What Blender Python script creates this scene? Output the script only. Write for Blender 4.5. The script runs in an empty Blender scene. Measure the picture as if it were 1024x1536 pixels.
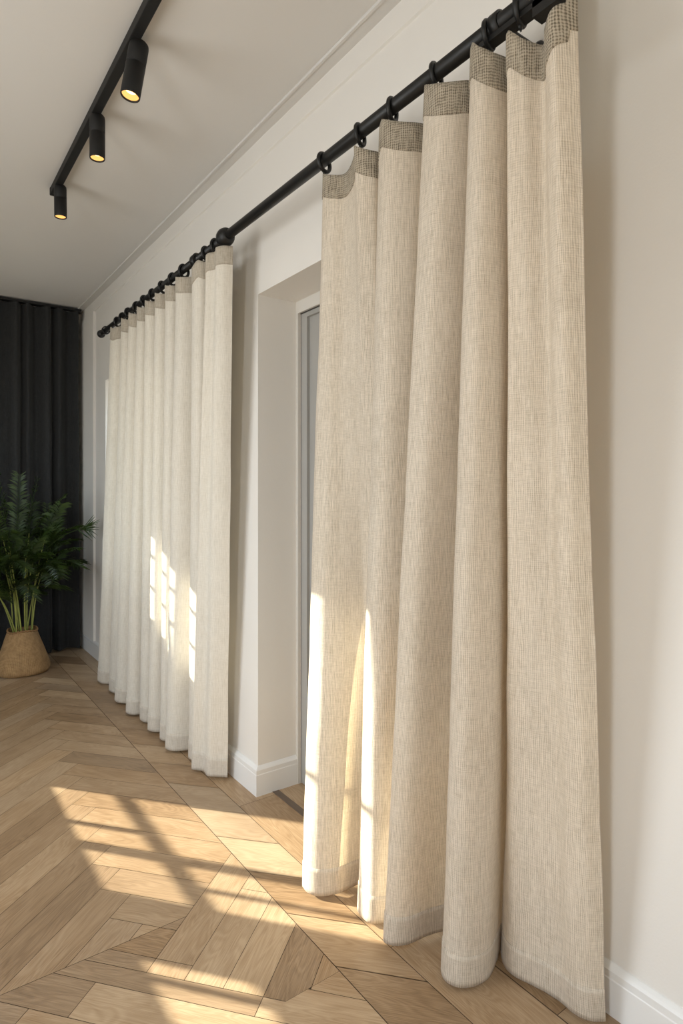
import bpy, bmesh, math, random
from mathutils import Vector, Matrix, noise
random.seed(7)
sc = bpy.context.scene
COL = sc.collection
R = math.radians

# ------------------------------------------------------------------ helpers
def new_obj(name, bm, mat, parent=None, smooth=False, recalc=True):
    if recalc:
        bmesh.ops.recalc_face_normals(bm, faces=bm.faces)
    me = bpy.data.meshes.new(name)
    bm.to_mesh(me); bm.free()
    if smooth:
        for p in me.polygons: p.use_smooth = True
    if mat: me.materials.append(mat)
    o = bpy.data.objects.new(name, me)
    COL.objects.link(o)
    if parent: o.parent = parent
    return o

def empty(name, loc=(0, 0, 0)):
    o = bpy.data.objects.new(name, None)
    o.location = loc; o.empty_display_size = .05
    COL.objects.link(o)
    return o

def tag(o, label=None, cat=None, group=None, kind=None):
    if label: o['label'] = label
    if cat: o['category'] = cat
    if group: o['group'] = group
    if kind: o['kind'] = kind
    return o

def part(name, bm, mat, root, smooth=False, recalc=True):
    """part built in world coordinates, parented to an Empty that sits at root.location"""
    o = new_obj(name, bm, mat, root, smooth, recalc)
    o.matrix_parent_inverse = Matrix.Identity(4)
    off = Vector((0, 0, 0)); q = root
    while q: off += q.location; q = q.parent
    o.data.transform(Matrix.Translation(-off))
    return o

def box(bm, x0, x1, y0, y1, z0, z1):
    vs = [bm.verts.new((x, y, z)) for x in (x0, x1) for y in (y0, y1) for z in (z0, z1)]
    for f in ((0, 1, 3, 2), (4, 6, 7, 5), (0, 4, 5, 1), (2, 3, 7, 6), (0, 2, 6, 4), (1, 5, 7, 3)):
        bm.faces.new([vs[i] for i in f])
    return vs

def B(*args):
    bm = bmesh.new()
    for a in args: box(bm, *a)
    return bm

def bevel(bm, w=.003, seg=2):
    bmesh.ops.bevel(bm, geom=list(bm.edges), offset=w, segments=seg, affect='EDGES', profile=.6)
    return bm

def prism(bm, pts, axis, a0, a1):
    """extrude 2D polygon. axis 'z': pts (x,y); axis 'y': pts (x,z); axis 'x': pts (y,z)"""
    def P(p, a):
        return {'z': (p[0], p[1], a), 'y': (p[0], a, p[1]), 'x': (a, p[0], p[1])}[axis]
    lo = [bm.verts.new(P(p, a0)) for p in pts]; hi = [bm.verts.new(P(p, a1)) for p in pts]
    bm.faces.new(lo); bm.faces.new(hi[::-1])
    n = len(pts)
    for i in range(n):
        bm.faces.new((lo[i], hi[i], hi[(i + 1) % n], lo[(i + 1) % n]))
    return bm

def tube(bm, pts, radii, seg=12, cap=True):
    pts = [Vector(p) for p in pts]
    if not hasattr(radii, '__len__'): radii = [radii] * len(pts)
    rings = []
    up = None
    for i, p in enumerate(pts):
        d = (pts[min(i + 1, len(pts) - 1)] - pts[max(i - 1, 0)]).normalized()
        if up is None:
            up = Vector((0, 0, 1)) if abs(d.z) < .9 else Vector((1, 0, 0))
        a = d.cross(up).normalized(); b = a.cross(d).normalized(); up = b
        rings.append([bm.verts.new(p + (a * math.cos(t) + b * math.sin(t)) * radii[i])
                      for t in [2 * math.pi * k / seg for k in range(seg)]])
    for r0, r1 in zip(rings, rings[1:]):
        for k in range(seg):
            bm.faces.new((r0[k], r0[(k + 1) % seg], r1[(k + 1) % seg], r1[k]))
    if cap:
        bm.faces.new(rings[0]); bm.faces.new(rings[-1][::-1])
    return bm

def lathe(bm, prof, center=(0, 0, 0), axis=Vector((0, 0, 1)), seg=32, closed=False):
    """prof: list of (radius, height along axis)"""
    axis = Vector(axis).normalized()
    u = axis.orthogonal().normalized(); v = axis.cross(u)
    c = Vector(center); rings = []
    for r, h in prof:
        rings.append([bm.verts.new(c + axis * h + (u * math.cos(t) + v * math.sin(t)) * max(r, 1e-5))
                      for t in [2 * math.pi * k / seg for k in range(seg)]])
    pairs = list(zip(rings, rings[1:]))
    if closed: pairs.append((rings[-1], rings[0]))
    for r0, r1 in pairs:
        for k in range(seg):
            bm.faces.new((r0[k], r0[(k + 1) % seg], r1[(k + 1) % seg], r1[k]))
    if not closed:
        bm.faces.new(rings[0]); bm.faces.new(rings[-1][::-1])
    return bm

def catmull(pts, n):
    """resample a poly-line with a centripetal-ish spline, n samples per span"""
    out = []
    P = [pts[0]] + list(pts) + [pts[-1]]
    for i in range(1, len(P) - 2):
        p0, p1, p2, p3 = P[i - 1], P[i], P[i + 1], P[i + 2]
        for k in range(n):
            t = k / n
            out.append(tuple(.5 * ((2 * b) + (-a + c) * t + (2 * a - 5 * b + 4 * c - d) * t * t + (-a + 3 * b - 3 * c + d) * t ** 3)
                             for a, b, c, d in zip(p0, p1, p2, p3)))
    out.append(tuple(pts[-1]))
    return out

# ------------------------------------------------------------------ materials
def mat(name):
    m = bpy.data.materials.new(name); m.use_nodes = True
    nt = m.node_tree; nt.nodes.clear()
    out = nt.nodes.new('ShaderNodeOutputMaterial')
    def N(t, ins=None, **kw):
        n = nt.nodes.new(t)
        for k, v in kw.items(): setattr(n, k, v)
        for k, v in (ins or {}).items():
            if isinstance(v, bpy.types.NodeSocket): nt.links.new(v, n.inputs[k])
            else: n.inputs[k].default_value = v
        return n
    return m, nt, N, out

def c4(c): return (c[0], c[1], c[2], 1)

def ramp(N, fac, stops):
    r = N('ShaderNodeValToRGB', {'Fac': fac})
    el = r.color_ramp.elements
    while len(el) < len(stops): el.new(.5)
    for e, (p, c) in zip(el, stops):
        e.position = p; e.color = c4(c)
    return r.outputs['Color']

def simple(name, col, rough=.5, metal=0, spec=.5, bump=0, scale=200, var=0):
    m, nt, N, out = mat(name)
    b = N('ShaderNodeBsdfPrincipled', {'Roughness': rough, 'Metallic': metal, 'Specular IOR Level': spec})
    tc = N('ShaderNodeTexCoord')
    ns = N('ShaderNodeTexNoise', {'Vector': tc.outputs['Object'], 'Scale': scale, 'Detail': 4.0})
    if var:
        mx = N('ShaderNodeMix', {'Factor': ns.outputs['Fac'], 'A': c4([x * (1 - var) for x in col]), 'B': c4([min(1, x * (1 + var)) for x in col])}, data_type='RGBA')
        # colour sockets of the Mix node
        mx.inputs[6].default_value = c4([x * (1 - var) for x in col]); mx.inputs[7].default_value = c4([min(1, x * (1 + var)) for x in col])
        nt.links.new(mx.outputs[2], b.inputs['Base Color'])
    else:
        b.inputs['Base Color'].default_value = c4(col)
    if bump:
        bp = N('ShaderNodeBump', {'Height': ns.outputs['Fac'], 'Strength': bump, 'Distance': .002})
        nt.links.new(bp.outputs['Normal'], b.inputs['Normal'])
    nt.links.new(b.outputs[0], out.inputs[0])
    return m

M = {}
M['wall'] = simple('painted_plaster', (.735, .715, .68), .75, spec=.25, bump=.15, scale=160)
M['ceiling'] = simple('ceiling_paint', (.66, .65, .63), .85, spec=.2, bump=.08, scale=120)
M['trim'] = simple('satin_white_paint', (.76, .76, .75), .38, spec=.45)
M['black'] = simple('matt_black_metal', (.008, .008, .008), .42, spec=.4, bump=.1, scale=300)
M['lampblack'] = simple('powder_coated_black', (.008, .008, .008), .6, spec=.35)
M['frame'] = simple('grey_white_frame', (.62, .60, .56), .4)
M['panel'] = simple('frosted_grey_pane', (.34, .335, .32), .3, spec=.5)
M['gasket'] = simple('dark_gasket', (.05, .045, .04), .6)
M['track_metal'] = simple('bronze_floor_channel', (.16, .12, .09), .5, metal=.3)

def glass_mat():
    m, nt, N, out = mat('window_glass')
    t = N('ShaderNodeBsdfTransparent', {'Color': (.96, .98, .97, 1)})
    g = N('ShaderNodeBsdfGlossy', {'Roughness': .02})
    lw = N('ShaderNodeLayerWeight', {'Blend': .5})
    f4 = N('ShaderNodeMath', {0: lw.outputs['Facing'], 1: 4.0}, operation='POWER')
    f = N('ShaderNodeMath', {0: f4.outputs[0], 1: .6, 2: .03}, operation='MULTIPLY_ADD')
    mx = N('ShaderNodeMixShader', {0: f.outputs[0], 1: t.outputs[0], 2: g.outputs[0]})
    nt.links.new(mx.outputs[0], out.inputs[0])
    return m
M['glass'] = glass_mat()

def linen(name, c0, c1, trans=.3, tcol=(1, .82, .55), warp=420, bump=.5, contrast=1.0, rib=.0047, ribk=.085, weftk=.03):
    """woven linen: warp and weft threads from stretched noises on the cloth's own metre-scaled UV"""
    m, nt, N, out = mat(name)
    uv = N('ShaderNodeUVMap', uv_map='UVMap')
    def thr(sx, sy, det=2.0):
        mp = N('ShaderNodeMapping', {'Vector': uv.outputs[0], 'Scale': (sx, sy, 1)})
        return N('ShaderNodeTexNoise', {'Vector': mp.outputs[0], 'Scale': 1.0, 'Detail': det, 'Roughness': .6}).outputs['Fac']
    warpn = thr(warp, 26); weftn = thr(34, warp * .9)
    slub = thr(9, 150, 3.0); slubv = thr(170, 5, 3.0); big = thr(6, 4, 2.0)
    def mad(a, k, b): return N('ShaderNodeMath', {0: a, 1: k, 2: b}, operation='MULTIPLY_ADD').outputs[0]
    h = mad(warpn, .66, 0.0); h = mad(weftn, .38, h)
    s = mad(slub, .20, 0.0); s = mad(slubv, .46, s); s = mad(big, .25, s)
    # the single threads: ribs down the cloth and, fainter, across it
    sep = N('ShaderNodeSeparateXYZ', {0: uv.outputs[0]})
    wob = thr(30, 16, 3.0); wob2 = thr(60, 18, 3.0)
    ru = N('ShaderNodeMath', {0: mad(sep.outputs[0], 6.2832 / rib, mad(wob, 10.0, 0.0))}, operation='SINE').outputs[0]
    rv = N('ShaderNodeMath', {0: mad(sep.outputs[1], 6.2832 / rib, mad(wob2, 11.0, 0.0))}, operation='SINE').outputs[0]
    ribs = mad(ru, ribk, mad(rv, weftk, 0.0))
    fade = thr(40, 9, 2.0)
    ribs = N('ShaderNodeMath', {0: ribs, 1: mad(fade, 1.6, .1)}, operation='MULTIPLY').outputs[0]
    h = N('ShaderNodeMath', {0: h, 1: mad(ribs, 1.6, 0.0)}, operation='ADD').outputs[0]
    h2 = mad(h, .66 * contrast, -.02 - .66 * (contrast - 1) * .5)
    tot = mad(s, .42, h2)
    tot = mad(tot, 1.0, .03)
    colr = ramp(N, tot, [(.36, c0), (.66, c1)])
    bp = N('ShaderNodeBump', {'Height': h, 'Strength': bump, 'Distance': .0012})
    d = N('ShaderNodeBsdfPrincipled', {'Base Color': colr, 'Roughness': .95, 'Specular IOR Level': .12, 'Normal': bp.outputs[0],
                                       'Sheen Weight': .08, 'Sheen Roughness': .5})
    tm = N('ShaderNodeMix', data_type='RGBA', blend_type='MULTIPLY')
    tm.inputs[0].default_value = 1
    nt.links.new(colr, tm.inputs[6]); tm.inputs[7].default_value = c4(tcol)
    tr = N('ShaderNodeBsdfTranslucent', {'Color': tm.outputs[2], 'Normal': bp.outputs[0]})
    mx = N('ShaderNodeMixShader', {0: trans, 1: d.outputs[0], 2: tr.outputs[0]})
    nt.links.new(mx.outputs[0], out.inputs[0])
    return m
M['linen'] = linen('oat_linen', (.46, .395, .305), (.79, .72, .62), .24, (1, .85, .60))
M['linen_hem'] = linen('oat_linen_double', (.46, .39, .30), (.77, .70, .60), .26, (1, .86, .62))
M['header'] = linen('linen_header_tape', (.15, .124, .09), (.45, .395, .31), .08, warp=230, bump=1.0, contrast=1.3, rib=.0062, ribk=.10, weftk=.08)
M['linen_pale'] = linen('pale_linen', (.58, .54, .46), (.79, .75, .675), .12, (.98, .95, .86), warp=300, bump=.35, contrast=.8, ribk=.06, weftk=.03)
M['linen_pale_hem'] = linen('pale_linen_double', (.58, .53, .445), (.78, .74, .665), .24, warp=300, bump=.35)
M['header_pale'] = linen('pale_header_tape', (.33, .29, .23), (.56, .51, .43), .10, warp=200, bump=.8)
M['dark_cloth'] = linen('charcoal_cloth', (.020, .021, .022), (.040, .041, .042), .02, warp=300, bump=.3)

def oak_mat():
    m, nt, N, out = mat('oak_planks')
    uv = N('ShaderNodeUVMap', uv_map='UVMap')
    at = N('ShaderNodeAttribute', attribute_name='tone')
    sep = N('ShaderNodeSeparateColor', {0: at.outputs['Color']})
    def ns(sx, sy, det, dist=0.0, rough=.55):
        mp = N('ShaderNodeMapping', {'Vector': uv.outputs[0], 'Scale': (sx, sy, 1)})
        return N('ShaderNodeTexNoise', {'Vector': mp.outputs[0], 'Scale': 1.0, 'Detail': det, 'Distortion': dist, 'Roughness': rough}).outputs['Fac']
    # cathedral growth rings: bands of a stretched noise
    g = ns(2.2, 14, 2.0, .6)
    rings = N('ShaderNodeMath', {0: N('ShaderNodeMath', {0: g, 1: 95.0}, operation='MULTIPLY').outputs[0]}, operation='SINE').outputs[0]
    rings = N('ShaderNodeMath', {0: rings, 1: .5, 2: .5}, operation='MULTIPLY_ADD').outputs[0]
    fine = ns(9, 420, 3.0)
    blotch = ns(3.0, 9, 3.0, .4)
    pores = ns(30, 900, 2.0)
    def mad(a, k, b): return N('ShaderNodeMath', {0: a, 1: k, 2: b}, operation='MULTIPLY_ADD').outputs[0]
    t = mad(rings, .075, 0.0); t = mad(fine, .42, t); t = mad(blotch, .36, t); t = mad(sep.outputs[0], .22, t)
    colr = ramp(N, t, [(.28, (.155, .090, .042)), (.50, (.325, .213, .118)), (.74, (.49, .362, .232))])
    # a few greyer boards
    gm = N('ShaderNodeMix', data_type='RGBA')
    nt.links.new(N('ShaderNodeMath', {0: sep.outputs[1], 1: .30}, operation='MULTIPLY').outputs[0], gm.inputs[0])
    nt.links.new(colr, gm.inputs[6]); gm.inputs[7].default_value = (.26, .215, .165, 1)
    # knots
    vo = N('ShaderNodeTexVoronoi', {'Vector': N('ShaderNodeMapping', {'Vector': uv.outputs[0], 'Scale': (2.3, 4.2, 1)}).outputs[0], 'Scale': 1.0})
    kn = ramp(N, vo.outputs['Distance'], [(.0, (1, 1, 1)), (.055, (0, 0, 0))])
    km = N('ShaderNodeMix', data_type='RGBA')
    nt.links.new(N('ShaderNodeMath', {0: kn, 1: .55}, operation='MULTIPLY').outputs[0], km.inputs[0])
    nt.links.new(gm.outputs[2], km.inputs[6]); km.inputs[7].default_value = (.13, .07, .035, 1)
    bp = N('ShaderNodeBump', {'Height': mad(pores, .6, mad(rings, .2, 0.0)), 'Strength': .25, 'Distance': .0008})
    b = N('ShaderNodeBsdfPrincipled', {'Base Color': km.outputs[2], 'Roughness': .42, 'Specular IOR Level': .45, 'Normal': bp.outputs[0]})
    nt.links.new(b.outputs[0], out.inputs[0])
    return m
M['oak'] = oak_mat()
M['gap'] = simple('board_gap', (.055, .032, .017), .8)

def basket_mat():
    m, nt, N, out = mat('woven_rattan')
    uv = N('ShaderNodeUVMap', uv_map='UVMap')
    w1 = N('ShaderNodeTexWave', {'Vector': uv.outputs[0], 'Scale': 60.0, 'Distortion': 2.0, 'Detail': 2.0, 'Detail Scale': 3.0}, wave_type='BANDS', bands_direction='Y')
    w2 = N('ShaderNodeTexWave', {'Vector': uv.outputs[0], 'Scale': 28.0, 'Distortion': 1.0, 'Detail': 1.0}, wave_type='BANDS', bands_direction='X')
    mu = N('ShaderNodeMath', {0: w1.outputs['Fac'], 1: .7, 2: N('ShaderNodeMath', {0: w2.outputs['Fac'], 1: .3}, operation='MULTIPLY').outputs[0]}, operation='MULTIPLY_ADD').outputs[0]
    n = N('ShaderNodeTexNoise', {'Vector': uv.outputs[0], 'Scale': 30.0, 'Detail': 4.0})
    t = N('ShaderNodeMath', {0: n.outputs['Fac'], 1: .5, 2: N('ShaderNodeMath', {0: mu, 1: .5}, operation='MULTIPLY').outputs[0]}, operation='MULTIPLY_ADD').outputs[0]
    colr = ramp(N, t, [(.2, (.20, .10, .035)), (.75, (.58, .37, .17))])
    bp = N('ShaderNodeBump', {'Height': mu, 'Strength': .8, 'Distance': .004})
    b = N('ShaderNodeBsdfPrincipled', {'Base Color': colr, 'Roughness': .7, 'Normal': bp.outputs[0]})
    nt.links.new(b.outputs[0], out.inputs[0])
    return m
M['basket'] = basket_mat()
M['soil'] = simple('soil', (.03, .02, .012), .95, bump=.8, scale=60)
M['stem'] = simple('green_yellow_cane', (.26, .28, .06), .5, var=.3, scale=20)

def leaf_mat(name, c):
    m, nt, N, out = mat(name)
    tc = N('ShaderNodeTexCoord')
    n = N('ShaderNodeTexNoise', {'Vector': tc.outputs['Object'], 'Scale': 9.0, 'Detail': 2.0})
    colr = ramp(N, n.outputs['Fac'], [(.3, [x * .55 for x in c]), (.7, [x * 1.35 for x in c])])
    d = N('ShaderNodeBsdfPrincipled', {'Base Color': colr, 'Roughness': .45})
    tr = N('ShaderNodeBsdfTranslucent', {'Color': colr})
    mx = N('ShaderNodeMixShader', {0: .3, 1: d.outputs[0], 2: tr.outputs[0]})
    nt.links.new(mx.outputs[0], out.inputs[0])
    return m
M['leaf'] = leaf_mat('palm_leaf', (.030, .055, .007))

def emit(name, c, s):
    m, nt, N, out = mat(name)
    tc = N('ShaderNodeTexCoord')
    # bright core of the LED module, dimmer reflector rim
    g = N('ShaderNodeEmission', {'Color': c4(c), 'Strength': s})
    nt.links.new(g.outputs[0], out.inputs[0])
    return m
M['led'] = emit('warm_led', (1, .60, .22), 6.0)
M['led_rim'] = emit('warm_led_glow', (1, .50, .14), 1.6)

# ------------------------------------------------------------------ room dimensions (metres)
CZ = 2.755             # ceiling
PX = 1.222             # face of the pier / upper wall
WX = 1.42              # face of the recessed wall
XL = -1.35             # left wall
YF = 5.40              # far wall
YB = -3.0              # wall behind the camera
RY = 2.295             # return of the pier
LZ = 2.106             # lintel height
T = .05

def struct(name, bm, m, label, smooth=False):
    o = new_obj(name, bm, m, None, smooth)
    tag(o, label, None, None, 'structure')
    return o

def holes(bm, axis, c0, c1, a0, a1, z0, z1, hs):
    """wall slab with rectangular holes (a_lo, a_hi, z_lo, z_hi); axis 'x' = slab normal along x"""
    As = sorted({a0, a1, *[h[0] for h in hs], *[h[1] for h in hs]})
    for i in range(len(As) - 1):
        lo, hi = As[i], As[i + 1]; mid = (lo + hi) / 2
        cuts = sorted([(h[2], h[3]) for h in hs if h[0] < mid < h[1]])
        z = z0; spans = []
        for (ca, cb) in cuts:
            if ca > z: spans.append((z, ca))
            z = cb
        if z < z1: spans.append((z, z1))
        for (p, q) in spans:
            if axis == 'x': box(bm, c0, c1, lo, hi, p, q)
            else: box(bm, lo, hi, c0, c1, p, q)
    return bm

# ---- windows: (lo, hi, z0, z1)
WA = (4.335, 5.235, 1.10, 2.385)
WB = (3.28, 4.03, 1.10, 1.25)
WD = (-.45, .25, .25, 2.5)
WF = (-1.0, 1.1, .4, 2.4)
WG = (1.35, 2.85, .5, 2.3)
WC = (-1.235, -.77, 1.69, 2.15)
WE = (2.95, 4.65, .80, 2.09)

bm = holes(bmesh.new(), 'x', XL - T, XL, YB, YF + T, 0, CZ, [WA, WB, WD, WG])
struct('wall_left', bm, M['wall'], 'pale painted wall with the windows the sun comes through')
bm = holes(bmesh.new(), 'y', YF, YF + T, XL, 1.6, 0, CZ, [WC])
struct('wall_back', bm, M['wall'], 'pale far wall behind the charcoal curtain')
bm = holes(bmesh.new(), 'y', YB - T, YB, XL - T, 1.6, 0, CZ, [WF])
struct('wall_front', bm, M['wall'], 'pale wall behind the viewer')
bm = holes(bmesh.new(), 'x', PX, 1.58, RY, YF, 0, CZ, [WE])
DY0, DY1 = 1.16, RY
holes(bm, 'x', WX, 1.58, YB, RY, 0, CZ, [(DY0, DY1, 0, LZ)])
prism(bm, [(PX, .800), (WX, .958), (WX, RY), (PX, RY)], 'z', LZ, CZ)
struct('wall_right', bm, M['wall'], 'warm white wall behind the linen curtains, stepping back into a door recess')
struct('ceiling', B((XL - T, 1.6, YB - T, YF + T, CZ, CZ + .06)), M['ceiling'], 'matt off-white ceiling')

# crown lines
bm = B((PX - .047, PX, .80, YF, CZ - .006, CZ), (XL, PX, YF - .03, YF, CZ - .006, CZ))
box(bm, PX - .056, PX - .047, .80, YF, CZ - .010, CZ)
struct('trim_1', bm, M['ceiling'], 'slim ceiling moulding along the right wall')
bm = B((PX - .004, PX, .80, YF, 2.672, CZ - .006))
prism(bm, [(PX - .008, 2.664), (PX, 2.660), (PX, 2.674), (PX - .008, 2.672)], 'y', .80, YF)
struct('trim_2', bm, M['wall'], 'flat picture band at the top of the right wall')
struct('trim_3', B((PX - .018, PX, 4.93, YF, .12, 2.66)), M['wall'], 'shallow plaster strip in the far corner')

# baseboards
def base_prof(depth_dir):   # (offset from wall, z)
    return [(0, 0), (.016, 0), (.016, .088), (.0145, .091), (.0145, .108), (.010, .114), (.003, .121), (0, .122)]
def base_x(bm, wx, y0, y1, s=-1):
    prism(bm, [(wx + s * d, z) for d, z in base_prof(0)], 'y', y0, y1)
def base_y(bm, wy, x0, x1, s=-1):
    prism(bm, [(wy + s * d, z) for d, z in base_prof(0)], 'x', x0, x1)
bm = bmesh.new()
rows = []
for (x, y, nx, ny) in ((PX, YF, -1, 0), (PX, RY, -1, -1), (WX - .012, RY, 0, -1)):
    rows.append([bm.verts.new((x + nx * dd, y + ny * dd, z)) for dd, z in base_prof(0)])
for a, b in zip(rows, rows[1:]):
    for k in range(len(a)): bm.faces.new((a[k], a[(k + 1) % len(a)], b[(k + 1) % len(a)], b[k]))
bm.faces.new(rows[0]); bm.faces.new(rows[-1][::-1])
base_x(bm, WX, YB, DY0 - .06)
struct('baseboard_right', bm, M['trim'], 'white stepped baseboard of the right wall')
bm = bmesh.new(); base_y(bm, YF, XL, PX - .02)
struct('baseboard_back', bm, M['trim'], 'white baseboard under the charcoal curtain')
bm = bmesh.new(); base_x(bm, XL, YB, YF, 1)
struct('baseboard_left', bm, M['trim'], 'white baseboard of the left wall')

# windows
def window(n, axis, c, w, label, vbars=(), hbars=(), fr=.03, glass_only=False, thick=.02):
    """c = plane of the glass; bars: (pos, half width[, lo, hi])"""
    lo, hi, z0, z1 = w
    root = empty('window_%d' % n, (c if axis == 'x' else (lo + hi) / 2, (lo + hi) / 2 if axis == 'x' else c, z0))
    tag(root, label, None, None, 'structure')
    def bx(bm, a0, a1, p, q, t=thick):
        if axis == 'x': box(bm, c - t / 2, c + t / 2, a0, a1, p, q)
        else: box(bm, a0, a1, c - t / 2, c + t / 2, p, q)
    bm = bmesh.new()
    if fr:
        bx(bm, lo, lo + fr, z0, z1); bx(bm, hi - fr, hi, z0, z1)
        bx(bm, lo + fr, hi - fr, z0, z0 + fr); bx(bm, lo + fr, hi - fr, z1 - fr, z1)
    for b in vbars:
        p, q = (b[2], b[3]) if len(b) > 2 else (z0 + fr, z1 - fr)
        bx(bm, b[0] - b[1], b[0] + b[1], p, q)
    for b in hbars: bx(bm, lo + fr, hi - fr, b[0] - b[1], b[0] + b[1], thick * .8)
    if len(bm.verts): part('window_frame', bm, M['trim'], root)
    else: bm.free()
    g = bmesh.new(); bx(g, lo + fr, hi - fr, z0 + fr, z1 - fr, .003)
    part('pane', g, M['glass'], root)
    return root
window(1, 'x', XL - .03, WA, 'tall casement in the left wall', [(4.87, .011, WA[2], 1.237), (4.68, .026), (4.495, .007, 1.24, WA[3])], [(1.247, .014), (1.80, .010)], fr=.008)
window(2, 'x', XL - .03, WB, 'low casement slot in the left wall', [(3.93, .007), (3.74, .010)], [], fr=.008)
window(3, 'y', YF + .03, WC, 'small high window in the far wall', [(-1.03, .008)], [(1.87, .010), (2.04, .010)], fr=.008)
window(4, 'x', XL - .025, WD, 'wide window beside the viewer', [], [], fr=.04)
window(7, 'x', XL - .025, WG, 'unseen wide window added in the left wall to brighten the wall opposite', [(2.1, .03)], [], fr=.05)  # added out of view, lets more light onto the right wall and curtains
window(6, 'y', YB - .025, WF, 'unseen wide window added behind the viewer for frontal fill light', [(.05, .03)], [], fr=.05)  # added out of view as an opening for frontal fill
window(5, 'x', 1.50, WE, 'window behind the far linen curtain', [(3.8, .03)], [], fr=.05, thick=.04)

# door in the recess behind the near curtain
d = empty('door_1', (WX + .03, DY1 - .02, 0)); tag(d, 'white-framed door with a frosted grey pane in the wall recess', None, None, 'structure')
bm = B((WX - .012, WX + .06, DY0, DY1, LZ - .052, LZ))
box(bm, WX - .012, WX + .06, DY1 - .018, DY1, 0, LZ - .052); box(bm, WX - .012, WX + .06, DY0, DY0 + .05, 0, LZ - .052)
part('door_frame', bm, M['frame'], d)
yy0, yy1 = DY0 + .054, DY1 - .021
bm = B((WX + .004, WX + .05, yy1 - .045, yy1, .004, LZ - .055), (WX + .004, WX + .05, yy0, yy0 + .07, .004, LZ - .055),
       (WX + .004, WX + .05, yy0 + .07, yy1 - .045, LZ - .075, LZ - .055), (WX + .004, WX + .05, yy0 + .07, yy1 - .045, .004, .12))
part('door_leaf', bm, M['panel'], d)
bm = B((WX + .004, WX + .04, yy1, yy1 + .003, .004, LZ - .052), (WX - .002, WX + .04, yy0, yy1, LZ - .055, LZ - .052))
part('gasket', bm, M['gasket'], d)
part('pane', B((WX + .018, WX + .03, yy0 + .07, yy1 - .045, .12, LZ - .075)), M['panel'], d)
bm = bmesh.new(); tube(bm, [(WX + .004, yy0 + .035, 1.0), (WX - .045, yy0 + .035, 1.0), (WX - .045, yy0 + .12, 1.0)], .009)
part('door_handle', bm, M['black'], d, True)

# ------------------------------------------------------------------ floor
def clip(poly, nx, ny, c):
    """keep nx*x+ny*y <= c"""
    out = []
    for i in range(len(poly)):
        a, b = poly[i], poly[(i + 1) % len(poly)]
        da, db = nx * a[0] + ny * a[1] - c, nx * b[0] + ny * b[1] - c
        if da <= 0: out.append(a)
        if (da < 0 < db) or (db < 0 < da):
            t = da / (da - db); out.append((a[0] + (b[0] - a[0]) * t, a[1] + (b[1] - a[1]) * t))
    return out

fb = bmesh.new()
uvl = fb.loops.layers.uv.new('UVMap')
tl = fb.loops.layers.float_color.new('tone')
def plank(poly, ux, uy, tone=None, grey=None):
    if len(poly) < 3: return
    area = 0
    for i in range(len(poly)):
        a, b = poly[i], poly[(i + 1) % len(poly)]; area += a[0] * b[1] - b[0] * a[1]
    if abs(area) < 2e-4: return
    if area < 0: poly = poly[::-1]
    vs = [fb.verts.new((p[0], p[1], 0)) for p in poly]
    f = fb.faces.new(vs)
    ox, oy = random.uniform(0, 60), random.uniform(0, 60)
    t = random.random() if tone is None else tone
    g = max(0, random.gauss(.2, .45)) if grey is None else grey
    for l in f.loops:
        x, y = l.vert.co.x, l.vert.co.y
        l[uvl].uv = (x * ux + y * uy + ox, -x * uy + y * ux + oy)
        l[tl] = (t, min(g, 1), 0, 1)
G = .0008
S1, S2 = .950, 1.115
th = R(40.5); U = (math.cos(th), math.sin(th)); V = (-U[1], U[0])
W = .11; n = 6
P0 = (.949, 1.979)                       # the board joint all rows are counted from
O = (P0[0] - .17 * U[0], P0[1] - .17 * U[1])
YS, YT = 1.765, 1.325                    # two straight joints square to the wall
vP = P0[0] * V[0] + P0[1] * V[1]; uP = P0[0] * U[0] + P0[1] * U[1]
def cell(a0, a1, b0, b1, g=G):
    a0 = a0 * W + g; a1 = a1 * W - g; b0 = b0 * W + g; b1 = b1 * W - g
    return [(O[0] + a * U[0] + b * V[0], O[1] + a * U[1] + b * V[1]) for a, b in ((a0, b0), (a1, b0), (a1, b1), (a0, b1))]
def room(poly, x0, x1, y0=YB, y1=YF):
    poly = clip(poly, 1, 0, x1)
    if poly: poly = clip(poly, -1, 0, -x0)
    if poly: poly = clip(poly, 0, 1, y1)
    if poly: poly = clip(poly, 0, -1, -y0)
    return poly
XE = S1 - .0012
def v_ge(p): return clip(p, -V[0], -V[1], -(vP + G)) if p else p
def v_le(p): return clip(p, V[0], V[1], vP - G) if p else p
def u_ge(p, c): return clip(p, -U[0], -U[1], -(uP + c + G)) if p else p
def u_le(p, c): return clip(p, U[0], U[1], uP + c - G) if p else p
ph = 3
for b in range(-60, 60):
    for k in range(-8, 8):
        a = b + 2 * n * k + ph
        plank(v_ge(room(cell(a, a + n, b, b + 1), XL, XE, YS + G)), U[0], U[1])
for c in range(-75, 75):
    for k in range(-8, 8):
        r0 = c - ph - 2 * n + 1 + 2 * n * k
        plank(v_ge(room(cell(c, c + 1, r0, r0 + n), XL, XE, YS + G)), V[0], V[1])
UC = -.55
for b in range(-14, 1):                   # plain run of boards between the joints
    a = -8 + (b * 7 % 5)
    while a < 12:
        L = 5 + (b * 3 + a) % 4
        q = cell(a, a + L, b - 1, b)
        plank(u_ge(v_le(room(q, XL, XE, YT + G)), UC), U[0], U[1]); a += L
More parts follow.
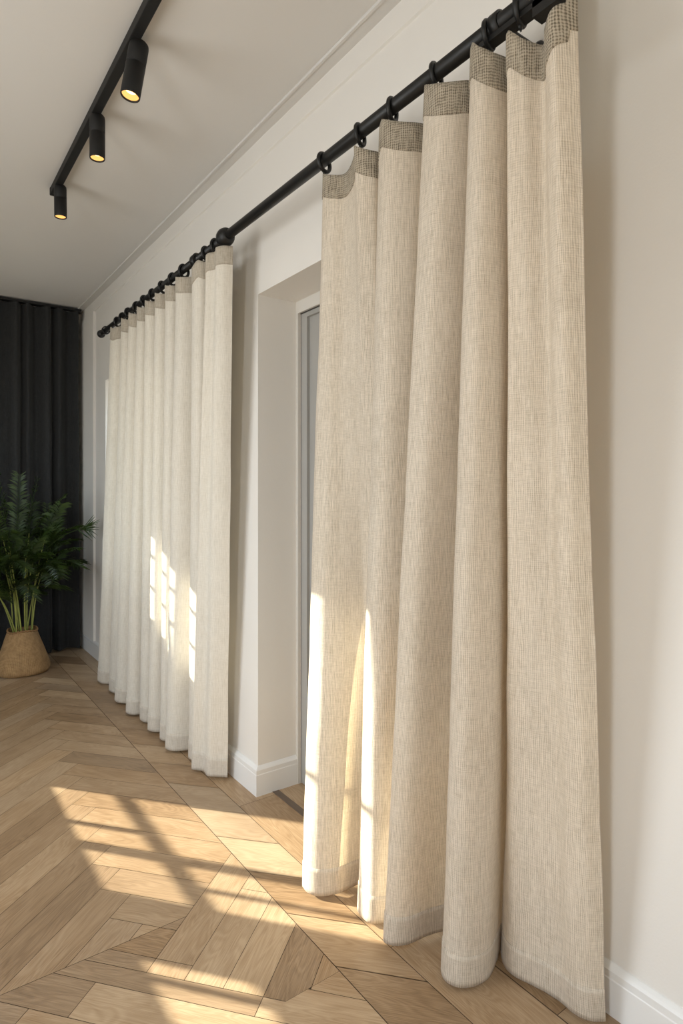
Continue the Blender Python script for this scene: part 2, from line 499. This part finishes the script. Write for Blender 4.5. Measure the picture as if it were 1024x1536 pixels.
for c in range(-60, 60):                  # boards laid the other way towards the viewer
    a = -70 + (c * 5 % 7)
    while a < 30:
        L = 6 + (c * 3 + a) % 3
        q = cell(c, c + 1, a, a + L); tn, gr = random.random(), max(0, random.gauss(.3, .45))
        st = random.getstate()
        for piece in (room(list(q), XL, XE, YB, YT), u_le(room(list(q), XL, XE, YT, YS - G), UC), u_ge(v_ge(room(list(q), XL, XE, YT + G, YS - G)), UC)):
            random.setstate(st); plank(piece, V[0], V[1], tn, gr)
        a += L
# strip of diagonal boards against the seam
d2 = R(-48); U2 = (math.cos(d2), math.sin(d2)); V2 = (-U2[1], U2[0])
for k in range(-60, 80):
    yk = -3 + k * .262 / 2 * 1.95
    p = (S1, yk)
    a0, a1, b0, b1 = -.6, .6, G, .175 - G
    q = [(p[0] + a * U2[0] + b * V2[0], p[1] + a * U2[1] + b * V2[1]) for a, b in ((a0, b0), (a1, b0), (a1, b1), (a0, b1))]
    if yk < YF + 1: plank(room(q, S1 + .0012, S2 - .001), U2[0], U2[1])
# border boards along the wall
for (xa, xb, off) in ((S2, 1.2995, .35), (1.3005, 1.50, .9)):
    y = YB - off
    while y < YF:
        L = random.uniform(.9, 1.5)
        plank(room([(xa + .001, y + G), (xb - .001, y + G), (xb - .001, y + L - G), (xa + .001, y + L - G)], xa, xb), 0, 1)
        y += L
bmesh.ops.recalc_face_normals(fb, faces=fb.faces)
for f in fb.faces:
    if f.normal.z < 0: f.normal_flip()
fo = new_obj('floor', fb, M['oak'], None, False, False)
tag(fo, 'light oak herringbone floor with diagonal border along the wall', None, None, 'structure')
sub = new_obj('floor_base', B((XL - T, 1.6, YB - T, YF + T, -.06, -.0012)), M['gap'], fo)
tr = new_obj('trim_4', B((1.287, 1.313, 1.15, RY - .016, -.001, .0015), (1.283, 1.287, 1.15, RY - .016, -.001, .003)), M['track_metal'])
tag(tr, 'narrow dark floor channel across the door recess', None, None, 'structure')

# ------------------------------------------------------------------ curtains
def cloth(ctrl, z_top_f, z_bot, rows, per, wr=.004, wz=1.0, seed=0.0, flare=1.0):
    """ctrl: list of (xt, yt, xb, yb). returns grid[row][col] of Vector plus arc lengths; row 0 = top"""
    path = catmull(ctrl, per)
    arc = [0.0]
    for a, b in zip(path, path[1:]):
        arc.append(arc[-1] + math.hypot(b[2] - a[2], b[3] - a[3]) * .7 + math.hypot(b[0] - a[0], b[1] - a[1]) * .3)
    grid = []
    for r in rows:                         # r = absolute drop fraction 0..1
        row = []
        w = r ** flare
        for i, p in enumerate(path):
            zt = z_top_f(i, p)
            z = zt + (z_bot - zt) * r
            x = p[0] * (1 - w) + p[2] * w; y = p[1] * (1 - w) + p[3] * w
            nn = noise.noise(Vector((arc[i] * 9 + seed, z * 2.2, seed))) * .6 + noise.noise(Vector((arc[i] * 22 + seed, z * 5, 3 + seed))) * .4
            amp = wr * (.25 + .75 * min(1, r * 1.6)) * wz
            x += nn * amp * 1.6; y += noise.noise(Vector((arc[i] * 8, z * 2.5, 9 + seed))) * amp
            row.append(Vector((x, y, z)))
        grid.append(row)
    return grid, arc, path

def sheet(name, grid, arc, m, root, thick=0.0, smooth=True):
    bm = bmesh.new(); uv = bm.loops.layers.uv.new('UVMap')
    R_, C_ = len(grid), len(grid[0])
    def norm(r, c):
        du = grid[r][min(c + 1, C_ - 1)] - grid[r][max(c - 1, 0)]
        dv = grid[min(r + 1, R_ - 1)][c] - grid[max(r - 1, 0)][c]
        v = du.cross(dv); return v.normalized() if v.length > 1e-9 else Vector((1, 0, 0))
    def layer(s):
        return [[bm.verts.new(grid[r][c] + norm(r, c) * s) for c in range(C_)] for r in range(R_)]
    def quad(vs, uvs):
        f = bm.faces.new(vs)
        for l, t in zip(f.loops, uvs): l[uv].uv = t
    def fill(L, flip=False):
        for r in range(R_ - 1):
            for c in range(C_ - 1):
                vs = [L[r][c], L[r][c + 1], L[r + 1][c + 1], L[r + 1][c]]
                us = [(arc[cc], grid[rr][cc].z) for rr, cc in ((r, c), (r, c + 1), (r + 1, c + 1), (r + 1, c))]
                if flip: vs.reverse(); us.reverse()
                quad(vs, us)
    if thick:
        A = layer(thick / 2); Bk = layer(-thick / 2)
        fill(A); fill(Bk, True)
        for r in (0, R_ - 1):
            for c in range(C_ - 1):
                u0, u1, z = arc[c], arc[c + 1], grid[r][c].z
                quad([A[r][c], Bk[r][c], Bk[r][c + 1], A[r][c + 1]], [(u0, z), (u0, z + .002), (u1, z + .002), (u1, z)])
        for c in (0, C_ - 1):
            for r in range(R_ - 1):
                quad([A[r][c], A[r + 1][c], Bk[r + 1][c], Bk[r][c]], [(arc[c], grid[r][c].z), (arc[c], grid[r + 1][c].z), (arc[c] + .002, grid[r + 1][c].z), (arc[c] + .002, grid[r][c].z)])
    else:
        fill(layer(0))
    return part(name, bm, m, root, smooth, recalc=bool(thick))

RX, RZ, RR = 1.08, 2.317, .0187      # rod axis and radius
def curtain(name, label, ctrl, per, ring_y, mats, z_attach, sag, seed, z_bot=.012, head=.072, hem=.085, root_loc=None, flare=1.0, wr=.004):
    root = empty(name, root_loc); tag(root, label, 'curtain')
    ry = sorted(ring_y, reverse=True)
    def drop(y): return .026 * min(1, max(0, (.90 - y) / .08))
    def zt(i, p):
        y = p[1]
        if y >= ry[0] or y <= ry[-1]: return z_attach
        for a, b in zip(ry, ry[1:]):
            if b <= y <= a:
                t = (a - y) / (a - b)
                return z_attach - sag * math.sin(math.pi * t) ** 1.1 - drop(y)
        return z_attach - drop(y)
    H = z_attach - z_bot
    rh, rb = head / H, 1 - hem / H
    rows1 = [rh * k / 6 for k in range(7)]
    rows2 = [rh + (rb - rh) * k / 70 for k in range(71)]
    rows3 = [rb + (1 - rb) * k / 6 for k in range(7)]
    args = dict(seed=seed, flare=flare, wr=wr)
    g1, arc, path = cloth(ctrl, zt, z_bot, rows1, per, **args)
    g2, _, _ = cloth(ctrl, zt, z_bot, rows2, per, **args)
    g3, _, _ = cloth(ctrl, zt, z_bot, rows3, per, **args)
    sheet('fabric_panel', g2, arc, mats[0], root)
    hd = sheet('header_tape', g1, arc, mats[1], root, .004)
    hd['label'] = 'coarser darker woven header band'
    hm = sheet('hem', g3, arc, mats[2], root, .0042)
    hm['label'] = 'doubled stitched hem'
    return root

# near curtain: plan points (x, y at the top | x, y at the hem), from its far edge towards the viewer
near_ctrl = [
    (1.085, 1.602, 1.045, 1.665),
    (1.066, 1.570, 1.046, 1.632),
    (1.072, 1.530, 1.064, 1.594),
    (1.092, 1.490, 1.115, 1.572),
    (1.078, 1.430, 1.200, 1.570),
    (1.055, 1.392, 1.255, 1.555),
    (1.085, 1.350, 1.250, 1.515),
    (1.130, 1.345, 1.185, 1.500),
    (1.085, 1.318, 1.128, 1.478),
    (1.048, 1.272, 1.114, 1.440),
    (1.046, 1.226, 1.124, 1.398),
    (1.084, 1.182, 1.190, 1.374),
    (1.150, 1.156, 1.262, 1.368),
    (1.110, 1.122, 1.180, 1.352),
    (1.050, 1.103, 1.112, 1.338),
    (1.034, 1.068, 1.112, 1.308),
    (1.036, 1.028, 1.148, 1.284),
    (1.078, 0.990, 1.235, 1.270),
    (1.150, 0.974, 1.330, 1.232),
    (1.105, 0.960, 1.270, 1.188),
    (1.048, 0.950, 1.180, 1.170),
    (1.026, 0.922, 1.146, 1.130),
    (1.036, 0.896, 1.165, 1.086),
    (1.085, 0.880, 1.235, 1.068),
    (1.150, 0.884, 1.305, 1.094),
    (1.160, 0.870, 1.345, 1.112),
    (1.105, 0.868, 1.316, 1.082),
    (1.046, 0.850, 1.300, 1.042),
    (1.058, 0.820, 1.318, 0.985),
    (1.092, 0.792, 1.330, 0.925),
    (1.058, 0.762, 1.326, 0.880),
    (1.048, 0.735, 1.340, 0.842),
    (1.092, 0.714, 1.368, 0.818),
]
near_rings = [1.590, 1.405, 1.262, 1.095, .928, .842]
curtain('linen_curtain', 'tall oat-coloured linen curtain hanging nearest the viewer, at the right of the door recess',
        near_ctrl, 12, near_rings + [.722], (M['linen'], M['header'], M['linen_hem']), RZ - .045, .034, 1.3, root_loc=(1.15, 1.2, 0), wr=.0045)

tops = [3.86, 3.628, 3.476, 3.334, 3.201, 3.047, 2.905, 2.764, 2.572, 2.42]
bots = [4.28, 4.043, 3.821, 3.590, 3.421, 3.251, 3.095, 2.969, 2.790, 2.665]
xb_c = [1.075, 1.085, 1.062, 1.060, 1.085, 1.075, 1.085, 1.070, 1.115, 1.080]
far_ctrl = [(1.10, tops[0] + .03, 1.13, bots[0] + .05)]
for i in range(10):
    tn = tops[i + 1] if i < 9 else 2.265
    bn = bots[i + 1] if i < 9 else 2.44
    wt, wb = tops[i] - tn, bots[i] - bn
    xt = 1.045; xb = xb_c[i]
    far_ctrl.append((xt, tops[i], xb, bots[i]))
    if i < 9:
        kk = (.44, .52, .40, .54, .46)[i % 5]
        far_ctrl.append((xt + .004, tops[i] - wt * kk, xb + .010, bots[i] - wb * kk))
        far_ctrl.append((1.155, tops[i] - wt * .68, 1.178, bots[i] - wb * .70))
        far_ctrl.append((1.140, tops[i] - wt * .84, 1.165, bots[i] - wb * .88))
    else:
        far_ctrl.append((1.064, 2.375, 1.112, 2.61)); far_ctrl.append((1.050, 2.33, 1.112, 2.555)); far_ctrl.append((1.066, 2.295, 1.145, 2.52)); far_ctrl.append((1.10, 2.28, 1.175, 2.49))
far_rings = [3.83, 3.72, 3.60, 3.46, 3.32, 3.19, 3.04, 2.90, 2.76, 2.60, 2.50, 2.40]
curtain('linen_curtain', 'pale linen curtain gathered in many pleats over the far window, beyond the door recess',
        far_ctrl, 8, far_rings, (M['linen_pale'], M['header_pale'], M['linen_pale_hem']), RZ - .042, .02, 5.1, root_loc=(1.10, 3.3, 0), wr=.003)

# charcoal curtain across the far wall
dk = empty('blackout_curtain', (.5, YF - .12, 0))
tag(dk, 'charcoal full-height curtain hanging across the far wall behind the potted palm', 'curtain')
ctrl = []
x = 1.165; k = 0
random.seed(11)
while x > -.62:
    s = .045 + .02 * random.random()
    y = YF - .085 - (.075 if k % 2 == 0 else 0) - random.uniform(0, .015)
    ctrl.append((x, y, x + random.uniform(-.006, .01), y - random.uniform(0, .02)))
    x -= s * (1.25 if k % 4 < 2 else .8); k += 1
g, arc, _ = cloth(ctrl, lambda i, p: CZ - .03, .015, [i / 50 for i in range(51)], 6, wr=.006, seed=2.0)
sheet('fabric_panel', g, arc, M['dark_cloth'], dk)
bm = B((-.65, 1.19, YF - .16, YF - .10, CZ - .028, CZ - .012))
part('curtain_track', bm, M['black'], dk)

# ------------------------------------------------------------------ rod, brackets, rings
rod = empty('curtain_rod', (RX, 2.5, RZ)); tag(rod, 'long matt black curtain rod running along the right wall above both linen curtains', 'curtain rod')
bm = bmesh.new(); tube(bm, [(RX, .62, RZ), (RX, 2.31, RZ)], RR, 20); tube(bm, [(RX, 2.31, RZ), (RX, 4.17, RZ)], RR * .86, 20)
part('pole', bm, M['black'], rod, True)
def ball(y, r, L=.02, s=1):
    bm = bmesh.new()
    pr = [(.001, -r)] + [(r * math.sin(R(a)), -r * math.cos(R(a))) for a in range(15, 166, 15)] + [(r * .45, r * .97), (r * .55, r + .012), (r * .5, r + .02)]
    lathe(bm, pr, (RX, y, RZ), Vector((0, -s, 0)), 24)
    return bm
part('finial', ball(4.215, .026), M['black'], rod, True)
part('finial', ball(.60, .026, s=-1), M['black'], rod, True)
bm = bmesh.new(); lathe(bm, [(.018, -.036), (.026, -.034), (.034, -.018), (.037, 0), (.034, .018), (.026, .034), (.018, .036)], (RX, 2.31, RZ), Vector((0, 1, 0)), 24)
part('coupling', bm, M['black'], rod, True)
for y, wx in ((2.62, PX), (4.10, PX), (.90, PX)):
    bm = bmesh.new()
    tube(bm, [(wx - .004, y, RZ), (wx - .06, y, RZ), (RX + .012, y, RZ)], .008, 10)
    lathe(bm, [(RR + .001, -.011), (RR + .007, -.011), (RR + .007, .011), (RR + .001, .011)], (RX, y, RZ), Vector((0, 1, 0)), 20, closed=True)
    b = part('bracket', bm, M['black'], rod, True)
    bm = bmesh.new(); lathe(bm, [(.001, 0), (.021, 0), (.021, -.005), (.016, -.009), (.001, -.009)], (wx, y, RZ), Vector((1, 0, 0)), 24)
    wp = part('wall_plate', bm, M['black'], b)
bm = bmesh.new()
bm2 = B((1.066, 1.094, .715, .945, RZ - .034, RZ - .0215), (1.066, 1.098, .700, .800, RZ - .054, RZ - .0215))
bm.free()
part('bracket', bm2, M['black'], rod)
def ring_mesh():
    bm = bmesh.new(); Rm, rm = .0276, .0064; seg = 28
    loop = [(Rm * math.cos(t), 0, Rm * math.sin(t)) for t in [2 * math.pi * k / seg for k in range(seg)]]
    rows = []
    for k in range(seg):
        t = 2 * math.pi * k / seg; c = Vector((math.cos(t), 0, math.sin(t)))
        rows.append([bm.verts.new(c * Rm + (c * math.cos(s) + Vector((0, 1, 0)) * math.sin(s)) * rm) for s in [2 * math.pi * j / 8 for j in range(8)]])
    for k in range(seg):
        a, b = rows[k], rows[(k + 1) % seg]
        for j in range(8): bm.faces.new((a[j], a[(j + 1) % 8], b[(j + 1) % 8], b[j]))
    return bm
ORD = ['first', 'second', 'third', 'fourth', 'fifth', 'sixth', 'seventh', 'eighth', 'ninth', 'tenth', 'eleventh', 'twelfth']
proto = None
def ring(y, label, group):
    global proto
    if proto is None:
        r = empty('curtain_ring', (0, 0, 0))
        a = new_obj('hoop', ring_mesh(), M['black'], r, True)
        bm = bmesh.new(); tube(bm, [(0, 0, -.0315), (0, 0, -.036), (.003, 0, -.041), (0, 0, -.046), (-.003, 0, -.041), (0, 0, -.037)], .0022, 8)
        lathe(bm, [(.001, -.003), (.0065, -.003), (.0065, .003), (.001, .003)], (0, 0, -.034), Vector((0, 1, 0)), 12)
        e = new_obj('eyelet', bm, M['black'], r, True)
        proto = r
    else:
        r = proto.copy(); COL.objects.link(r)
        for ch in proto.children:
            c = ch.copy(); COL.objects.link(c); c.parent = r
    r.location = (RX, y, RZ - .0075)
    r.rotation_euler = (random.uniform(-.12, .12), random.uniform(-.05, .05), random.uniform(.28, .46))
    tag(r, label, 'curtain ring', group)
for i, y in enumerate(near_rings):
    ring(y, 'black curtain ring holding the near oat linen curtain, %s from its left edge' % ORD[i], 'rings carrying the near linen curtain')
for i, y in enumerate(far_rings):
    ring(y, 'black curtain ring holding the pale far curtain, %s from its left edge' % ORD[i], 'rings carrying the far pleated curtain')

# ------------------------------------------------------------------ track lighting
TX, TZ = .608, CZ - .024
tk = empty('light_track', (TX, 1.5, CZ)); tag(tk, 'straight black lighting track fixed to the ceiling', 'light track')
bm = B((TX - .0165, TX + .0165, .3, 3.23, CZ - .036, CZ - .001)); bevel(bm, .004, 2)
part('rail', bm, M['lampblack'], tk)
part('end_cap', bevel(B((TX - .0175, TX + .0175, 3.228, 3.248, CZ - .038, CZ - .001)), .004), M['lampblack'], tk)
part('end_cap', bevel(B((TX - .0175, TX + .0175, .285, .302, CZ - .038, CZ - .001)), .004), M['lampblack'], tk)
def spot(x, y, ztop, L, r, ax, label):
    s = empty('spotlight', (x, y, ztop)); tag(s, label, 'spotlight', 'spotlights on the ceiling track')
    ax = Vector(ax).normalized()      # pointing down
    c = Vector((x, y, ztop))
    seg = .42 * L
    bm = bmesh.new(); lathe(bm, [(r * .3, 0), (r * .8, .001), (r * .95, .006), (r, .016), (r, seg - .001), (r * .96, seg)], c, ax, 28)
    part('adapter', bm, M['lampblack'], s, True)
    bm = bmesh.new(); lathe(bm, [(r * .96, seg), (r, seg + .001), (r, L - .002), (r * .97, L), (r * .90, L), (r * .88, L - .004), (r * .60, L - .022), (.001, L - .023)], c, ax, 28)
    part('housing', bm, M['lampblack'], s, True)
    bm = bmesh.new(); lathe(bm, [(r * .86, L - .006), (r * .62, L - .0205), (r * .60, L - .0205), (r*.84, L-.005)], c, ax, 28, closed=True)
    part('reflector', bm, M['led_rim'], s, True)
    bm = bmesh.new(); lathe(bm, [(.001, L - .017), (r * .5, L - .018), (r * .58, L - .020), (.001, L - .0205)], c, ax, 24)
    part('lens', bm, M['led'], s, True)
    bm = bmesh.new(); tube(bm, [c + ax * .012, (TX, y - .002, CZ - .030)], .010, 10)
    part('swivel', bm, M['lampblack'], s, True)
    l = bpy.data.lights.new('spot_glow', 'SPOT'); l.energy = 5; l.color = (1, .72, .42); l.spot_size = R(70); l.spot_blend = .6; l.shadow_soft_size = .02
    o = bpy.data.objects.new('spot_glow', l); COL.objects.link(o); o.parent = s
    o.location = ax * (L + .004); o.rotation_euler = ax.to_track_quat('-Z', 'Y').to_euler()
spot(TX + .020, 1.985, CZ - .030, .182, .031, (-.16, .03, -1), 'nearest and largest of the three black cylinder spotlights on the ceiling track')
spot(TX + .008, 2.46, CZ - .030, .168, .0285, (.0, 0, -1), 'middle one of the three black cylinder spotlights on the ceiling track')
spot(TX + .008, 3.13, CZ - .030, .150, .0275, (.01, 0, -1), 'farthest black cylinder spotlight, at the end of the ceiling track')

# ------------------------------------------------------------------ basket and palm
bx_, by_ = .705, 4.84
bk = empty('plant_basket', (bx_, by_, 0)); tag(bk, 'woven tan rattan basket tapering to the top, standing on the floor by the charcoal curtain', 'basket')
bm = bmesh.new(); uv = bm.loops.layers.uv.new('UVMap')
prof = [(.155, .0), (.174, .006), (.180, .03), (.174, .06), (.156, .11), (.136, .17), (.115, .23), (.099, .275), (.096, .290), (.091, .296), (.086, .290), (.090, .27), (.120, .17), (.150, .05), (.001, .03)]
seg = 56; rings = []
for j, (r, h) in enumerate(prof):
    rings.append([bm.verts.new((bx_ + r * (1 + .012 * math.sin(5 * t + h * 20)) * math.cos(t), by_ + r * (1 + .012 * math.sin(5 * t + h * 20)) * math.sin(t), h + (.006 * math.sin(3 * t) if h > .2 else 0)))
                  for t in [2 * math.pi * k / seg for k in range(seg)]])
for j in range(len(rings) - 1):
    for k in range(seg):
        f = bm.faces.new((rings[j][k], rings[j][(k + 1) % seg], rings[j + 1][(k + 1) % seg], rings[j + 1][k]))
        for l, (kk, jj) in zip(f.loops, ((k, j), (k + 1, j), (k + 1, j + 1), (k, j + 1))):
            l[uv].uv = (kk / seg * 1.0, prof[jj][1])
part('basket_wall', bm, M['basket'], bk, True)
bm = bmesh.new()
for k in range(48):
    pass
rim = [(bx_ + .094 * math.cos(t), by_ + .094 * math.sin(t), .294 + .006 * math.sin(3 * t) + .003 * math.sin(24 * t)) for t in [2 * math.pi * k / 120 for k in range(121)]]
tube(bm, rim, .0065, 8, False)
part('rim', bm, M['basket'], bk, True)
bm = bmesh.new(); lathe(bm, [(.001, .235), (.097, .235), (.097, .25), (.06, .262), (.001, .265)], (bx_, by_, 0), Vector((0, 0, 1)), 24)
part('soil', bm, M['soil'], bk)

random.seed(5)
pl = empty('potted_palm', (bx_, by_, .26)); tag(pl, 'bushy dark green palm with thin yellow-green canes growing in the rattan basket', 'plant')
def frond(bm, p0, d0, L, droop, nl, ll, wid, spread=.9):
    """feathery frond: rachis plus many narrow leaflets"""
    p = Vector(p0); d = Vector(d0).normalized(); pts = [p.copy()]; dirs = [d.copy()]
    N_ = 14
    for i in range(N_):
        d = (d + Vector((0, 0, -droop / N_))).normalized(); p = p + d * (L / N_)
        p.x = min(p.x, 1.17); p.y = min(p.y, YF - .20)
        pts.append(p.copy()); dirs.append(d.copy())
    tube(bm, pts, [.0028 * (1 - .7 * i / N_) for i in range(N_ + 1)], 4)
    for i in range(nl):
        t = .10 + .90 * i / nl; f = t * N_; a = int(min(f, N_ - 1)); q = pts[a].lerp(pts[a + 1], f - a); dd = dirs[a]
        side = dd.cross(Vector((0, 0, 1)));
        if side.length < .1: side = Vector((1, 0, 0))
        side.normalize(); up = side.cross(dd).normalized()
        for s in (-1, 1):
            l = ll * (1 - .55 * abs(t - .45)) * random.uniform(.75, 1.15)
            ld = (dd * random.uniform(.55, 1.0) + side * s * spread * random.uniform(.7, 1.1) + up * random.uniform(-.15, .35)).normalized()
            m_ = q + ld * l * .5 + Vector((0, 0, -.03 * l)); e = q + ld * l + Vector((0, 0, -random.uniform(.10, .4) * l))
            e.x = min(e.x, 1.18); m_.x = min(m_.x, 1.18); e.y = min(e.y, YF - .19); m_.y = min(m_.y, YF - .19)
            wv = ld.cross(up).normalized() * wid
            v = [bm.verts.new(x_) for x_ in (q, m_ - wv, e, m_ + wv)]
            bm.faces.new((v[0], v[1], v[2])); bm.faces.new((v[0], v[2], v[3]))
nc = 16
for k in range(nc):
    a = 2 * math.pi * k / nc + random.uniform(-.2, .2)
    r0 = random.uniform(.02, .065); r1 = random.uniform(.06, .24)
    p0 = Vector((bx_ + r0 * math.cos(a), by_ + r0 * math.sin(a), .24))
    h = random.uniform(.62, .98)
    p1 = Vector((bx_ - .05 + r1 * math.cos(a) * 1.0, by_ + r1 * math.sin(a) * .8, h))
    mid = p0.lerp(p1, .5) + Vector((-math.cos(a) * .02, -math.sin(a) * .02, .04))
    bm = bmesh.new(); pts = catmull([tuple(p0), tuple(mid), tuple(p1)], 5)
    tube(bm, pts, [.0052 * (1 - .4 * i / (len(pts) - 1)) for i in range(len(pts))], 6)
    cane = part('cane', bm, M['stem'], pl, True)
    # each cane carries a crown of fronds
    bm = bmesh.new()
    for j in range(6):
        aa = a + random.uniform(-1.5, 1.5); el = random.uniform(.1, 1.4)
        dv = Vector((math.cos(aa) * math.cos(el), math.sin(aa) * math.cos(el), math.sin(el)))
        fl = random.uniform(.25, .46) * (.62 if dv.x > .2 else 1)
        frond(bm, p1 - Vector((0, 0, random.uniform(0, .22))), dv, fl, random.uniform(.4, 1.3), 24, random.uniform(.07, .12), .0042)
    part('frond_crown', bm, M['leaf'], pl, recalc=False)
# upright tall fronds in the middle and the stray sprig that reaches out to the right
for (px, py, pz, dx, dy, dz, L) in ((.62, 4.84, .85, -.1, 0, 1, .58), (.72, 4.84, .85, .12, 0, 1, .52), (.66, 4.80, .9, .02, -.1, 1, .5), (.56, 4.86, .85, -.4, 0, 1, .6), (.72, 4.82, .9, .42, -.05, .8, .42), (.45, 4.80, .85, -.2, 0, 1, .66), (.40, 4.84, .8, -.3, -.1, .9, .6), (.50, 4.84, .8, -.6, 0, .8, .6)):
    bm = bmesh.new(); frond(bm, (px, py, pz), (dx, dy, dz), L, .5, 40, .11, .004)
    part('frond', bm, M['leaf'], pl, recalc=False)
bm = bmesh.new()
tube(bm, catmull([(.78, 4.78, .80), (.93, 4.70, .95), (1.08, 4.64, 1.02)], 5), .0028, 6)
for i in range(22):
    a = random.uniform(-1.1, 1.0); L = random.uniform(.06, .12); t = random.uniform(0, 1)
    q = Vector((1.035 + .05 * t, 4.655 - .02 * t, .995 + .03 * t)); ld = Vector((math.cos(a), random.uniform(-.4, .2), math.sin(a))).normalized()
    e = q + ld * L
    tube(bm, [q, q.lerp(e, .6), e], [.0024, .0030, .001], 4)
sp = part('sprig', bm, M['leaf'], pl, recalc=False); sp['label'] = 'thin dark sprig reaching out towards the far curtain'

# ------------------------------------------------------------------ light
az = Vector((.634, -.773, 0)).normalized(); tan_e = .37
sd = Vector((az.x, az.y, -tan_e)).normalized()
sl = bpy.data.lights.new('sun', 'SUN'); sl.energy = 23; sl.angle = R(.35); sl.color = (1, .92, .78)
so = bpy.data.objects.new('sun', sl); COL.objects.link(so); so.rotation_euler = sd.to_track_quat('-Z', 'Y').to_euler(); so.location = (-3, 9, 5)

w = bpy.data.worlds.new('sky'); sc.world = w; w.use_nodes = True
nt = w.node_tree; nt.nodes.clear()
bg = nt.nodes.new('ShaderNodeBackground'); ow = nt.nodes.new('ShaderNodeOutputWorld')
tc = nt.nodes.new('ShaderNodeTexCoord'); sx = nt.nodes.new('ShaderNodeSeparateXYZ'); cr = nt.nodes.new('ShaderNodeValToRGB')
mr = nt.nodes.new('ShaderNodeMapRange'); mr.inputs[1].default_value = -1; mr.inputs[2].default_value = 1
nt.links.new(tc.outputs['Generated'], sx.inputs[0]); nt.links.new(sx.outputs[2], mr.inputs[0]); nt.links.new(mr.outputs[0], cr.inputs[0])
el = cr.color_ramp.elements
el[0].position = .44; el[0].color = (.42, .38, .32, 1)
el[1].position = .52; el[1].color = (.86, .93, 1, 1)
e2 = el.new(1.0); e2.color = (.62, .76, 1, 1)
nt.links.new(cr.outputs[0], bg.inputs[0]); bg.inputs[1].default_value = 3.7
nt.links.new(bg.outputs[0], ow.inputs[0])

def portal(axis, c, w_, sgn):
    l = bpy.data.lights.new('portal', 'AREA'); l.shape = 'RECTANGLE'; l.size = w_[1] - w_[0]; l.size_y = w_[3] - w_[2]
    l.cycles.is_portal = True
    o = bpy.data.objects.new('portal', l); COL.objects.link(o)
    m = (w_[0] + w_[1]) / 2; z = (w_[2] + w_[3]) / 2
    if axis == 'x':
        o.location = (c, m, z); o.rotation_euler = (R(90), 0, R(-90) if sgn > 0 else R(90))
    else:
        o.location = (m, c, z); o.rotation_euler = (R(90), 0, R(180) if sgn < 0 else 0)
        if sgn < 0: o.rotation_euler = (R(-90), 0, 0)
portal('x', XL - .06, WA, 1); portal('x', XL - .06, WD, 1); portal('x', XL - .06, WG, 1); portal('y', YF + .06, WC, -1); portal('x', 1.6, WE, -1); portal('y', YB - .06, WF, 1)

# area lamps added inside two unseen windows, for the curtain's shadow and brighter walls
for yc, wy, zc, wz, en in ((-.10, .22, 1.45, 1.9, 20), (2.10, 1.3, 1.4, 1.6, 24)):
    al = bpy.data.lights.new('window_fill_lamp', 'AREA'); al.shape = 'RECTANGLE'; al.size = wy; al.size_y = wz
    al.energy = en; al.color = (.97, .985, 1)
    ao = bpy.data.objects.new('window_fill_lamp', al); COL.objects.link(ao)
    ao.location = (XL + .02, yc, zc); ao.rotation_euler = (R(90), 0, R(-90))

# ------------------------------------------------------------------ camera
cam = bpy.data.cameras.new('camera'); co = bpy.data.objects.new('camera', cam); COL.objects.link(co)
cam.sensor_fit = 'HORIZONTAL'; cam.sensor_width = 36; cam.lens = 918 / 1024 * 36
cam.shift_y = -32 / 1024
co.location = (0, 0, 1.28); co.rotation_euler = (R(90), 0, -math.atan2(.585, .811))
cam.clip_start = .05
sc.camera = co
sc.view_settings.view_transform = 'Standard'; sc.view_settings.look = 'None'; sc.view_settings.gamma = 1
sc.view_settings.use_curve_mapping = False
sc.view_settings.exposure = 0.0
sc.cycles.max_bounces = 10; sc.cycles.diffuse_bounces = 7; sc.cycles.transparent_max_bounces = 12
sc.cycles.use_denoising = True
sc.cycles.sample_clamp_indirect = 8
sc.cycles.caustics_reflective = False; sc.cycles.caustics_refractive = False
